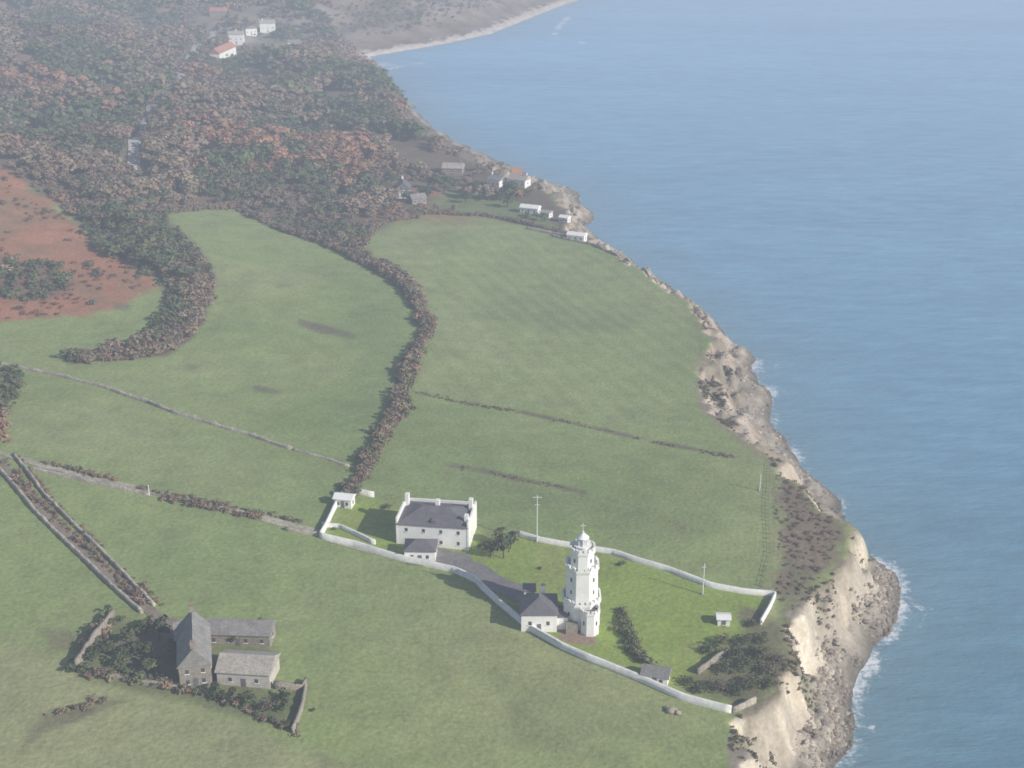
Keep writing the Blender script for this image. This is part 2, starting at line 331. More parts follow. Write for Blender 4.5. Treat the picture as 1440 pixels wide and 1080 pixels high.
for sc, am in ((.006, .06), (.03, .06), (.16, .11)):
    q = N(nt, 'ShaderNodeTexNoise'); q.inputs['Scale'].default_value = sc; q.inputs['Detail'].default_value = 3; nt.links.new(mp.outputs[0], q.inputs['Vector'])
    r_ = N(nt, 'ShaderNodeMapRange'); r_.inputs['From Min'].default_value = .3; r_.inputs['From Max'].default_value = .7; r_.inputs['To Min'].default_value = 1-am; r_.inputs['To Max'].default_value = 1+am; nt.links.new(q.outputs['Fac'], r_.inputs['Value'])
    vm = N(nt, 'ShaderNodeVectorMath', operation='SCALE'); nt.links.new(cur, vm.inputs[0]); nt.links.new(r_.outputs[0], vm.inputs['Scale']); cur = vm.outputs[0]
c2 = N(nt, 'ShaderNodeMix', data_type='RGBA'); c2.inputs[7].default_value = (.21,.30,.34,1); nt.links.new(cur, c2.inputs[6])
sm = N(nt, 'ShaderNodeMath', operation='MULTIPLY'); sm.inputs[1].default_value = .5; nt.links.new(sep.outputs[1], sm.inputs[0]); nt.links.new(sm.outputs[0], c2.inputs[0])
c3 = N(nt, 'ShaderNodeMix', data_type='RGBA'); c3.inputs[7].default_value = (.8,.82,.85,1); nt.links.new(c2.outputs[2], c3.inputs[6]); nt.links.new(mr.outputs[0], c3.inputs[0])
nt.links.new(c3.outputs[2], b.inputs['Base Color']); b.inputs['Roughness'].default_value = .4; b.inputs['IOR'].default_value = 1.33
w = N(nt, 'ShaderNodeTexNoise'); w.inputs['Scale'].default_value = .25; w.inputs['Detail'].default_value = 5; w.inputs['Roughness'].default_value = .65; nt.links.new(mp.outputs[0], w.inputs['Vector'])
bp = N(nt, 'ShaderNodeBump'); bp.inputs['Strength'].default_value = .8; bp.inputs['Distance'].default_value = 1.1; nt.links.new(w.outputs['Fac'], bp.inputs['Height']); nt.links.new(bp.outputs[0], b.inputs['Normal'])
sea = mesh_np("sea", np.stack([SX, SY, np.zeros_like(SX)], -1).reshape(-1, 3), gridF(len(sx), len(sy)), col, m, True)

# ------------------------------------------------------------------ scatter
def leafquads(cen, nrm, size, r):
    n = len(cen); nrm = nrm/np.linalg.norm(nrm, axis=1, keepdims=True)
    a = r.normal(size=(n, 3)); t = np.cross(nrm, a); t /= np.linalg.norm(t, axis=1, keepdims=True); b_ = np.cross(nrm, t)
    s_ = size[:, None]; k = r.uniform(.6, 1.2, (n, 1))
    V = np.stack([cen-t*s_, cen-b_*s_*k, cen+t*s_*.9, cen+b_*s_*k], 1).reshape(-1, 3)
    return V, np.arange(4*n).reshape(n, 4)
def prism(p0, p1, r0, r1, k=4):
    p0 = np.array(p0); p1 = np.array(p1); d = p1-p0; d = d/np.linalg.norm(d); a = np.cross(d, [.3, .8, .1]); a /= np.linalg.norm(a); b_ = np.cross(d, a)
    an = np.arange(k)*2*np.pi/k; ring = np.cos(an)[:, None]*a+np.sin(an)[:, None]*b_
    V = np.concatenate([p0+ring*r0, p1+ring*r1]); F = np.array([[i, (i+1) % k, k+(i+1) % k, k+i] for i in range(k)])
    return V, F
def tree_t(seed, n, leaf, rx=.42, zc=.62, rz=.36, lobes=7, trunk=True, bush=False, jit=.25):
    r = np.random.default_rng(seed)
    d = r.normal(size=(lobes, 3)); d /= np.linalg.norm(d, axis=1, keepdims=True); rr = r.uniform(.35, .75, (lobes, 1))
    lc = d*rr*np.array([rx, rx, rz])
    lc[:, 2] += zc; lc[0] = (0, 0, zc)
    lr = r.uniform(.38, .6, lobes)*min(rx, rz)*1.05; lsh = r.uniform(.88, 1.12, lobes)
    li = r.integers(0, lobes, n); dd = r.normal(size=(n, 3)); dd[:, 2] = np.abs(dd[:, 2])*.9+.1*dd[:, 2]; dd /= np.linalg.norm(dd, axis=1, keepdims=True)
    cen = lc[li]+dd*(lr[li]*r.uniform(.6, 1.08, n))[:, None]
    if bush: cen[:, 2] = np.abs(cen[:, 2])
    V, F = leafquads(cen, dd+r.normal(size=(n, 3))*jit, leaf*r.uniform(.6, 1.3, n), r)
    sh = np.repeat(lsh[li]*r.uniform(.88, 1.12, n), 4)
    if trunk:
        parts = [prism((0, 0, -.05), (.01, .01, zc), .035, .015)]+[prism((0, 0, zc*.5), lc[i]*.9, .016, .006, 4) for i in range(1, 4)]
        for v, f in parts:
            F = np.concatenate([F, f+len(V)]); V = np.concatenate([V, v]); sh = np.concatenate([sh, np.full(len(v), .7)])
    return V, F, sh
T_far = [tree_t(i, 80, .11) for i in range(6)]
T_near = [tree_t(20+i, 200, .072, lobes=10) for i in range(5)]
T_bush = [tree_t(40+i, 90, .105, rx=.55, zc=.35, rz=.5, lobes=6, trunk=False, bush=True) for i in range(6)]
T_bushf = [tree_t(60+i, 320, .055, rx=.55, zc=.4, rz=.5, lobes=9, trunk=False, bush=True, jit=.4) for i in range(4)]
def rock_t(seed):
    r = np.random.default_rng(seed); bm = bmesh.new(); bmesh.ops.create_icosphere(bm, subdivisions=2, radius=.5)
    V = np.array([v.co[:] for v in bm.verts]); F = np.array([[v.index for v in f.verts] for f in bm.faces]); bm.free()
    for _ in range(9):
        n = r.normal(size=3); n /= np.linalg.norm(n); c = r.uniform(.22, .4); dd = V@n; ex = np.maximum(dd-c, 0); V = V-ex[:, None]*n
    V *= np.array([1.25, 1, .75]); return V, F, np.ones(len(V))
T_rock = [rock_t(i) for i in range(5)]
def scatter(name, T, P, S, colr, mat, r=rng):
    P = np.asarray(P, float); n = len(P); S = np.asarray(S, float)
    if S.ndim == 1: S = np.stack([S, S, S], 1)
    rot = r.uniform(0, 6.283, n); ti = r.integers(0, len(T), n); colr = np.asarray(colr)
    Vs = []; Fs = []; Cs = []; off = 0
    for k, (V, F, sh) in enumerate(T):
        idx = np.where(ti == k)[0]
        if len(idx) == 0: continue
        c, s_ = np.cos(rot[idx])[:, None], np.sin(rot[idx])[:, None]
        vx = V[None, :, 0]*S[idx, 0:1]; vy = V[None, :, 1]*S[idx, 1:2]; vz = V[None, :, 2]*S[idx, 2:3]
        W = np.stack([vx*c-vy*s_, vx*s_+vy*c, vz], -1)+P[idx][:, None, :]
        Vs.append(W.reshape(-1, 3)); Fs.append((F[None]+(np.arange(len(idx))*len(V))[:, None, None]).reshape(-1, F.shape[1])+off)
        Cs.append((colr[idx][:, None, :]*sh[None, :, None]).reshape(-1, 3)); off += len(idx)*len(V)
    return mesh_np(name, np.concatenate(Vs), np.concatenate(Fs), np.concatenate(Cs), mat)

BROWN = np.array([[.26,.20,.15],[.28,.205,.155],[.22,.18,.14],[.23,.205,.135],[.31,.20,.14]])
GREEN = np.array([[.11,.14,.075],[.13,.15,.075],[.095,.12,.07],[.165,.175,.09]])
RUST = np.array([[.34,.195,.13],[.36,.21,.14]])
ROADL = GP([(188,240),(188,205),(205,175),(232,140),(255,105),(275,70),(300,40),(315,18)])
BLD = GP([(322,72),(335,52),(378,40),(566,265),(640,240),(695,260),(727,258),(750,297),(810,330),(300,18),(790,302),(395,62),(360,62),(312,84),(330,88),(350,56)])
def region_trees(poly, spacing, r=rng):
    P = GP(poly); a = np.array(P)
    gx_, gy_ = np.meshgrid(np.arange(a[:, 0].min(), a[:, 0].max(), spacing), np.arange(a[:, 1].min(), min(a[:, 1].max(), 2000), spacing))
    x = gx_.ravel()+r.uniform(-.5, .5, gx_.size)*spacing; y = gy_.ravel()+r.uniform(-.5, .5, gx_.size)*spacing
    k = inside(x, y, P); return x[k], y[k]
def pick_cols(x, y, r=rng):
    n = len(x); g = fbm(x, y, 45, 81); q = g+r.normal(size=n)*.12
    base = BROWN[r.integers(0, len(BROWN), n)]*.6+BROWN.mean(0)*.4
    c = base*(r.uniform(.85, 1.15, (n, 1))*(1+.4*fbm(x, y, 30, 83))[:, None])
    k = q > .14; c[k] = (GREEN[r.integers(0, len(GREEN), k.sum())]*.6+GREEN.mean(0)*.4)*r.uniform(.85, 1.15, (k.sum(), 1))
    k = (fbm(x, y, 60, 61)+r.normal(size=n)*.09) > .38; c[k] = RUST[r.integers(0, 2, k.sum())]*r.uniform(.8, 1.1, (k.sum(), 1))
    return c, q
x, y = region_trees(WOOD, 6.0)
dr = polydist(x, y, ROADL); keep = dr > np.where(y < 720, 5.5, 4.5)
for bx, by in BLD: keep &= np.hypot(x-bx, (y-by-(-6 if by > 900 else 0))*(.55 if by > 900 else .8)) > 11+rng.normal(size=len(x))*2
keep &= ~inside(x, y, GP([(600,285),(640,262),(700,268),(740,290),(790,322),(740,318),(660,302)])) | (rng.random(len(x)) < .35)
keep &= (fbm(x, y, 30, 91) > -.36)
x, y = x[keep], y[keep]; c, q = pick_cols(x, y)
hgt = rng.uniform(6, 10.5, len(x))*(.45+.95*vnoise(x, y, 20, 5)); hgt = np.where(q > .14, hgt*1.12, hgt); hgt = np.maximum(hgt, 2.5)
edge = polydist(x, y, GP(WOOD), True); hgt *= .5+.5*sstep(2, 22, edge)
for bx, by in BLD: hgt = np.where(np.hypot(x-bx, y-by) < 26, hgt*.65, hgt)
S = np.stack([hgt*1.45, hgt*1.45, hgt], 1)
near = y < 760
P = np.stack([x, y, H(x, y)-.3], 1)
scatter("woodland", T_far, P[~near], S[~near], c[~near], M_leaf)
scatter("woodland", T_near, P[near], S[near], c[near], M_leaf)
for poly, sp_, sc, nm in [([(-100,350),(0,360),(70,372),(115,400),(60,425),(0,420),(-100,410)], 4.6, 4.6, "scrub"), ([(255,340),(295,385),(298,420),(272,470),(232,498),(150,508),(98,508),(100,500),(200,480),(238,430),(232,390)], 2.9, 4.6, "scrub"),
                         ([(-20,515),(30,525),(28,560),(5,580),(15,620),(-20,650),(-60,600)], 3, 4.0, "scrub"), ([(60,255),(200,300),(215,395),(130,345)], 5, 5, "scrub"), ([(440,-20),(500,50),(560,50),(640,30),(700,5),(760,-40),(500,-80)], 8, 4.5, "scrub")]:
    x, y = region_trees(poly, sp_); c, q = pick_cols(x, y); h = sc*rng.uniform(.4, 1.2, len(x))
    if len(x): scatter(nm, T_bush, np.stack([x, y, H(x, y)-.2], 1), np.stack([h*1.3, h*1.3, h], 1), c, M_leaf)
x, y = region_trees([(-100,215),(0,240),(60,285),(120,330),(222,400),(125,440),(0,450),(-100,450)], 3.6)
k = rng.random(len(x)) < .8*sstep(-.3, .4, fbm(x, y, 22, 7)); x, y = x[k], y[k]
c = np.array([[.34,.155,.10],[.30,.14,.09],[.25,.15,.095]])[rng.integers(0, 3, len(x))]*rng.uniform(.75, 1.1, (len(x), 1)); h = rng.uniform(.5, 1.5, len(x))
kk = rng.random(len(x)) < .14; c[kk] = (.17,.15,.10); h[kk] *= 1.8
scatter("bracken", T_bush, np.stack([x, y, H(x, y)-.1], 1), np.stack([h*2.3, h*2.3, h], 1), c, M_leaf)
x, y = region_trees([(1095,662),(1130,692),(1186,745),(1170,790),(1110,870),(1095,835),(1100,740)], 1.9)
k = rng.random(len(x)) < .7; x, y = x[k], y[k]; h = rng.uniform(.25, .9, len(x)); c = np.array([[.20,.15,.12],[.17,.16,.10],[.24,.185,.14]])[rng.integers(0, 3, len(x))]
scatter("heather", T_bush, np.stack([x, y, H(x, y)-.1], 1), np.stack([h*2.6, h*2.6, h], 1), c, M_leaf)
x = rng.uniform(-20, 130, 30000); y = rng.uniform(225, 480, 30000); k = inside(x, y, COAST) & ~inside(x, y, TOPP); x, y = x[k], y[k]
dw = polydist(x, y, W2T); dt = polydist(x, y, CT); s_ = dw/(dw+dt); k = (s_ > .6) & (fbm(x, y, 10, 79) > -.02); x, y = x[k], y[k]; h = rng.uniform(.3, 1.2, len(x))
scatter("cliff_scrub", T_bush, np.stack([x, y, H(x, y)-.2], 1), np.stack([h*1.8, h*1.8, h], 1), np.array([[.18,.16,.10],[.15,.15,.085],[.23,.18,.125]])[rng.integers(0, 3, len(x))], M_leaf)

def resample(P, step):
    P = np.array(P); d = np.r_[0, np.cumsum(np.hypot(*np.diff(P, axis=0).T))]; n = max(2, int(d[-1]/step)+1); t = np.linspace(0, d[-1], n)
    return np.stack([np.interp(t, d, P[:, 0]), np.interp(t, d, P[:, 1])], 1)
def hedge(name, L, width, h, dens=1.0, cols=BROWN, T=None, world=False, gapn=0.):
    P = resample(L if world else GP(L), .9/dens); n = len(P); k = max(1, int(round(width/1.3)))
    P[:, 0] += fbm(P[:, 0], P[:, 1], 18, 201, 3)*width*.45
    pts = np.repeat(P, k, 0)+rng.normal(size=(n*k, 2))*width*.28
    if gapn: pts = pts[vnoise(pts[:, 0], pts[:, 1], 7, 33) > gapn]
    hh = h*rng.uniform(.55, 1.2, len(pts))*(.6+.8*vnoise(pts[:, 0], pts[:, 1], 9, 35)); cc = cols[rng.integers(0, len(cols), len(pts))]*rng.uniform(.8, 1.2, (len(pts), 1))
    return scatter(name, T or T_bush, np.stack([pts[:, 0], pts[:, 1], H(pts[:, 0], pts[:, 1])-.15], 1), np.stack([hh*1.1, hh*1.1, hh], 1), cc, M_leaf)
HB = np.r_[BROWN, GREEN[[3]]]
hedge("hedge", [(515,372),(560,390),(588,425),(602,465),(578,520),(556,585),(525,640),(488,692)], 3.6, 4.0, cols=HB)
hedge("hedge", [(455,340),(500,362),(550,388),(585,412)], 5, 4.2, cols=HB)
hedge("hedge", [(505,345),(530,318),(600,300),(680,303),(760,320),(800,332)], 3, 2.6)
hedge("hedge", [(228,300),(285,293),(335,290),(400,325),(460,342)], 4, 3.4)
hedge("hedge", [(265,345),(285,375),(292,410),(275,455),(240,490),(170,505),(105,508)], 4, 3)
hedge("hedge", [(60,650),(130,668),(210,690),(300,708),(400,728),(440,738)], 2.0, 1.4, .8, gapn=.3, cols=HB)
hedge("hedge", [(230,700),(300,716),(360,728)], 2.5, 1.7, .8, gapn=.4)
hedge("hedge", [(8,650),(50,700),(105,752),(160,805),(205,850)], 1.8, 2.0, gapn=.15)
hedge("hedge", [(25,642),(72,702),(125,754),(178,806),(222,850)], 1.8, 1.5, gapn=.3)
hedge("scrub", [(572,549),(650,566),(760,586),(850,606),(950,628),(1025,643)], 2.4, .9, 1.0, gapn=.42)
hedge("scrub", [(600,648),(680,662),(760,680),(820,692)], 2.4, .85, .9, gapn=.48)
hedge("scrub", [(420,455),(460,463),(500,474)], 2.4, .5, .8, gapn=.3)
hedge("hedge", [(130,950),(200,958),(290,978),(350,1000),(412,1030)], 2, 2, .8, cols=np.r_[BROWN, GREEN], gapn=.2)
hedge("hedge", [(158,872),(130,905),(106,944)], 2.6, 3.4, .8, cols=np.r_[BROWN, GREEN], gapn=.1)
hedge("hedge", [(872,858),(876,880),(888,908),(908,932)], 2.2, 2.6, 1.5, cols=GREEN[[3, 1]]*1.1)
hedge("hedge", [(40,1040),(80,1005),(150,985)], 2.5, 1.2, .6, gapn=.4)
hedge("scrub", [(830,335),(880,370),(930,398),(975,432),(995,465)], 2.2, 1.1, .8, gapn=.4)
hedge("scrub", [(1095,650),(1090,720),(1098,790),(1090,835)], 1.6, .7, .7, gapn=.5)

# ------------------------------------------------------------------ walls & lanes
def wallobj(name, L, h, th, mat, step=1.5, rough=0.0, wob=.25):
    P = resample(GP(L), step); n = len(P); P = P+np.stack([fbm(P[:, 0], P[:, 1], 12, 205, 2), fbm(P[:, 0], P[:, 1], 12, 207, 2)], 1)*wob
    t = np.gradient(P, axis=0); t /= np.linalg.norm(t, axis=1, keepdims=True); nn_ = np.stack([-t[:, 1], t[:, 0]], 1)
    z = H(P[:, 0], P[:, 1]); z2 = np.minimum(H(*(P+nn_*th).T), H(*(P-nn_*th).T))-.4
    hh = h+rng.uniform(-1, 1, n)*rough
    a = P+nn_*th/2; b_ = P-nn_*th/2; mk = lambda q, zz: np.c_[q, zz]
    V = np.concatenate([mk(a, z2), mk(a, z+hh), mk(b_, z+hh), mk(b_, z2)])
    F = [[i+j*n, i+1+j*n, i+1+(j+1)*n, i+(j+1)*n] for j in range(3) for i in range(n-1)]+[[0, n, 2*n, 3*n], [n-1, 4*n-1, 3*n-1, 2*n-1]]
    return mesh_np(name, V, F, None, mat)
def strip(name, L, width, mat, step=1.2, lift=.1, edge=.0):
    P = resample(GP(L), step); n = len(P); t = np.gradient(P, axis=0); t /= np.linalg.norm(t, axis=1, keepdims=True); nn_ = np.stack([-t[:, 1], t[:, 0]], 1)
    m_ = 6; V = []
    wv = width*(1+edge*fbm(P[:, 0], P[:, 1], 8, 77))
    for j in range(m_+1):
        q = P+nn_*((j/m_-.5)*wv)[:, None]; V.append(np.c_[q, H(q[:, 0], q[:, 1])+lift])
    V = np.concatenate(V); F = [[i+1+j*n, i+1+(j+1)*n, i+(j+1)*n, i+j*n] for j in range(m_) for i in range(n-1)]
    return mesh_np(name, V, F, None, mat, True)
WALLF = [(487,690),(468,722),(450,757),(500,768),(570,790),(640,805),(668,818),(690,840),(740,884),(790,912),(830,930),(900,958),(960,984),(1028,1002)]
wallobj("white_boundary_wall", WALLF, 1.7, .6, M_wwall)
wallobj("white_boundary_wall", [(725,752),(760,762),(800,769),(860,778),(895,790),(940,803),(1000,826),(1045,834),(1090,838),(1082,856),(1070,878)], 1.4, .6, M_wwall)
wallobj("white_boundary_wall", [(487,690),(526,699)], 1.6, .6, M_wwall)
wallobj("white_boundary_wall", [(452,740),(478,742),(500,752),(528,765)], 1.2, .5, M_wwall)
strip("footpath", [(460,758),(570,788),(640,802),(672,818),(696,842),(745,884),(800,912)], 2.0, M_grav, edge=.2)
strip("drive", [(575,785),(620,790),(665,800),(700,822),(740,838)], 7, M_asph, edge=.2, lift=.14)
strip("drive", [(600,775),(650,785),(655,800)], 5, M_asph, edge=.1, lift=.17)
strip("lane", [(-60,630),(0,637),(60,655),(130,672),(210,691),(300,712),(400,737),(448,748)], 2.6, M_grav, edge=.4)
strip("lane", [(-30,628),(5,658),(55,712),(110,766),(165,818),(215,862),(238,885)], 3.0, simple("muddy_track", (.23,.19,.15), .95, am=(.2, .2)), edge=.2)
strip("lane", [(188,240),(188,205),(202,180)], 6, simple("chalky_road", (.42,.40,.38), .9, am=(.2, .2)), edge=.6, lift=.5, step=3)
strip("lane", [(202,180),(232,140),(255,105),(275,70),(300,40)], 6, simple("grey_road", (.32,.30,.30), .9, am=(.2, .2)), edge=.7, lift=.5, step=3)  # greyer surface on the upper stretch of the road
wallobj("dry_stone_wall", [(20,640),(65,700),(118,752),(172,805),(218,852)], .9, .7, M_drys, rough=.25)
wallobj("dry_stone_wall", [(-10,650),(45,716),(100,770),(150,818),(200,862)], .9, .7, M_drys, rough=.25)
wallobj("dry_stone_wall", [(0,512),(75,527),(160,550),(250,582),(330,606),(410,632)], .9, .9, M_drys, rough=.35, wob=.6)
wallobj("dry_stone_wall", [(410,632),(450,643),(492,656)], .6, .6, M_drys, rough=.35, wob=.6)
wallobj("dry_stone_wall", [(40,660),(80,668),(140,682),(210,697)], 1.0, .7, M_drys, rough=.3)
wallobj("dry_stone_wall", [(400,745),(448,753)], 1.0, .7, M_drys, rough=.3)
wallobj("garden_wall", [(160,872),(135,903),(108,944)], 2.8, .9, M_stone, rough=.25)
wallobj("garden_wall", [(385,968),(428,970),(432,958),(425,1000),(413,1032)], 1.5, .6, M_stone, rough=.3)
wallobj("garden_wall", [(150,950),(200,962),(250,970)], 1.1, .6, M_stone, rough=.3)
wallobj("garden_wall", [(980,948),(1005,930),(1022,918)], 1.5, .6, M_stone, rough=.2)
wallobj("garden_wall", [(1030,1002),(1062,988)], 1.5, .6, M_drys, rough=.2)
wallobj("garden_wall", [(740,322),(770,328),(800,334)], 1.4, .7, M_drys, rough=.2)
M_fence = simple("weathered_fence", (.28,.25,.18), .95)

# ------------------------------------------------------------------ building kit
def empty(name, loc, rz=0):
    e = bpy.data.objects.new(name, None); e.location = loc; e.rotation_euler = (0, 0, rz); scene.collection.objects.link(e); return e
def part(name, par, V, F, mat):
    me = bpy.data.meshes.new(name); me.from_pydata([tuple(v) for v in V], [], F); me.update()
    bm = bmesh.new(); bm.from_mesh(me); bmesh.ops.recalc_face_normals(bm, faces=bm.faces); bm.to_mesh(me); bm.free()
    o = bpy.data.objects.new(name, me); me.materials.append(mat); scene.collection.objects.link(o); o.parent = par; return o
BF = [[0,1,2,3],[7,6,5,4],[0,4,5,1],[1,5,6,2],[2,6,7,3],[3,7,4,0]]
def boxes(name, par, L, mat):
    V = []; F = []
    for (x0, y0, z0, x1, y1, z1) in L:
        o = len(V); V += [(x0,y0,z0),(x1,y0,z0),(x1,y1,z0),(x0,y1,z0),(x0,y0,z1),(x1,y0,z1),(x1,y1,z1),(x0,y1,z1)]; F += [[i+o for i in f] for f in BF]
    return part(name, par, V, F, mat)
def postfence(L):
    P = resample(GP(L), 2.5); o = P[0]; z0 = float(H(*o)); e = empty("post_and_wire_fence", (o[0], o[1], z0)); B = []
    for q in P:
        zz = float(H(*q))-z0; B.append((q[0]-o[0]-.08, q[1]-o[1]-.08, zz-.3, q[0]-o[0]+.08, q[1]-o[1]+.08, zz+1.2))
    boxes("posts", e, B, M_fence); V = []; F = []
    for k in (.5, 1.0):
        for i in range(len(P)-1):
            a, b_ = P[i]-o, P[i+1]-o; za, zb = float(H(*P[i]))-z0+k, float(H(*P[i+1]))-z0+k; n = len(V)
            V += [(a[0],a[1],za),(b_[0],b_[1],zb),(b_[0],b_[1],zb+.06),(a[0],a[1],za+.06)]; F.append([n, n+1, n+2, n+3])
    part("wires", e, V, F, M_fence)
postfence([(1083,655),(1080,720),(1083,780),(1072,825)])
def roofgeo(x0, x1, y0, y1, z, rh, axis, hip, ov=.35, th=.18):
    x0 -= ov; x1 += ov; y0 -= ov; y1 += ov
    if axis == 'x':
        ym = (y0+y1)/2; hh = (y1-y0)/2*.9 if hip else 0
        r0, r1 = (x0+hh, ym), (x1-hh, ym)
        if r0[0] > r1[0]: r0 = r1 = ((x0+x1)/2, ym)
    else:
        xm = (x0+x1)/2; hh = (x1-x0)/2*.9 if hip else 0
        r0, r1 = (xm, y0+hh), (xm, y1-hh)
        if r0[1] > r1[1]: r0 = r1 = (xm, (y0+y1)/2)
    zt = z+rh; zb = z-.12
    B = [(x0,y0),(x1,y0),(x1,y1),(x0,y1)]
    V = [(a, b_, zb) for a, b_ in B]+[(a, b_, zb+th) for a, b_ in B]+[(*r0, zt+th), (*r1, zt+th)]
    F = [[0,3,2,1],[0,1,5,4],[1,2,6,5],[2,3,7,6],[3,0,4,7]]
    if axis == 'x': F += [[4,5,9,8],[5,6,9],[6,7,8,9],[7,4,8]]
    else: F += [[4,5,8],[5,6,9,8],[6,7,9],[7,4,8,9]]
    return V, F
def windows(par, W, D, wh, nf, ns, storeys, wdt=.75):
    L = []; fr = []
    for s_ in range(storeys):
        zz = wh*(s_+.5)/storeys-.1; hh = .5
        for i in range(nf):
            xx = W*(i+.5)/nf
            for yy, sg in ((0, -1), (D, 1)):
                a, b_ = sorted([yy, yy+sg*.05]); L.append((xx-wdt/2, a, zz-hh, xx+wdt/2, b_, zz+hh)); a, b_ = sorted([yy, yy+sg*.14]); fr.append((xx-wdt/2-.15, a, zz-hh-.15, xx+wdt/2+.15, b_, zz-hh-.003))
        for i in range(ns):
            yy = D*(i+.5)/ns
            for xx, sg in ((0, -1), (W, 1)):
                a, b_ = sorted([xx, xx+sg*.05]); L.append((a, yy-wdt/2, zz-hh, b_, yy+wdt/2, zz+hh)); a, b_ = sorted([xx, xx+sg*.14]); fr.append((a, yy-wdt/2-.15, zz-hh-.15, b_, yy+wdt/2+.15, zz-hh-.003))
    if L: boxes("windows", par, L, M_glass); boxes("window_sills", par, fr, M_white)
def house(name, L, R, D, wh, rh, wall, roof, axis='x', hip=False, ch=[], nf=3, ns=2, st_=1, extra=None, chm=None):
    a = np.array(G(*L)); b_ = np.array(G(*R)); W = float(np.hypot(*(b_-a))); an = math.atan2(b_[1]-a[1], b_[0]-a[0])
    dv = np.array([-math.sin(an), math.cos(an)])*D
    cs = [a, b_, a+dv, b_+dv]; z = float(np.mean([H(*q) for q in cs])); zmin = float(min(H(*q) for q in cs))-1-z
    e = empty(name, (a[0], a[1], z), an)
    V = [(0,0,zmin),(W,0,zmin),(W,D,zmin),(0,D,zmin),(0,0,wh),(W,0,wh),(W,D,wh),(0,D,wh)]; F = [list(f) for f in BF]
    if not hip:
        if axis == 'x': V += [(0,D/2,wh+rh-.1),(W,D/2,wh+rh-.1)]; F += [[3,7,8,4,0],[1,5,9,6,2]]; F = [f for f in F if f not in ([3,7,4,0],[1,5,6,2],[7,6,5,4])]+[[4,5,9,8],[8,9,6,7]]
        else: V += [(W/2,0,wh+rh-.1),(W/2,D,wh+rh-.1)]; F += [[0,4,8,5,1],[2,6,9,7,3]]; F = [f for f in F if f not in ([0,4,5,1],[2,6,7,3],[7,6,5,4])]+[[4,8,9,7],[8,5,6,9]]
    part("walls", e, V, F, wall)
    rv, rf = roofgeo(0, W, 0, D, wh, rh, axis, hip); part("roof", e, rv, rf, roof)
    if ch:
        boxes("chimneys", e, [(cx*W-.5, cy*D-.4, wh, cx*W+.5, cy*D+.4, wh+rh+1.3) for cx, cy in ch]+[(cx*W-.6, cy*D-.5, wh+rh+1.3, cx*W+.6, cy*D+.5, wh+rh+1.45) for cx, cy in ch], chm or wall)
        boxes("chimney_pots", e, [(cx*W-.35+k*.45, cy*D-.13, wh+rh+1.45, cx*W-.1+k*.45, cy*D+.13, wh+rh+1.95) for cx, cy in ch for k in (0, 1)], M_red)
    windows(e, W, D, wh, nf, ns, st_)
    boxes("door", e, [(W*.5-.5, -.07, -.3, W*.5+.5, -.002, 2.0)], M_slate)
    if extra: extra(e, W, D)
    return e
def kc_extra(e, W, D):
    wh = 6.2
    boxes("parapet_walls", e, [(-.45,-.1,-1,-.02,D+.1,wh+1.6),(W+.02,-.1,-1,W+.45,D+.1,wh+1.4),(-.45,D+.12,-1,W+.45,D+.5,wh+.9)], M_white)
    boxes("tall_chimneys", e, [(.0,D*.75,wh,1.0,D*.75+1.6,wh+3.6),(W*.5-.5,D*.6,wh,W*.5+.5,D*.6+1.4,wh+3.4),(W-1.0,D*.7,wh,W-.02,D*.7+1.6,wh+3.6),(W-1.,D*.15,wh,W-.03,D*.15+1.2,wh+2.6)], M_white)
    boxes("roof_lead_valley", e, [(W*.48,.5,wh-.1,W*.55,D*.55,wh+1.2)], M_slate)
house("keepers_cottages", (560,764), (657,774), 12.5, 6.2, 2.3, M_white, M_slate, 'x', True, [], 4, 2, 2, extra=kc_extra)
house("cottage_annexe", (569,789), (612,791), 6.0, 3.2, 1.6, M_white, M_slate, 'x', True, [], 2, 1, 1)
house("outbuilding", (470,712), (494,716), 3.4, 2.6, .8, M_white, M_white, 'x', False, [], 2, 1, 1)
house("engine_house", (733,888), (783,889), 9, 4.6, 2.4, M_white, M_slate, 'y', True, [(.62,.75)], 2, 2, 1)
house("store_shed", (737,862), (752,862), 3, 6.2, .8, M_white, M_slate, 'x', True, [], 1, 1, 1)
house("garden_shed", (902,958), (938,966), 4.0, 2.0, 1.3, M_white, M_slate2, 'x', False, [], 2, 1, 1)
house("white_hut", (1009,880), (1026,881), 2.6, 1.9, .35, M_white, M_white, 'x', False, [], 1, 1, 1)

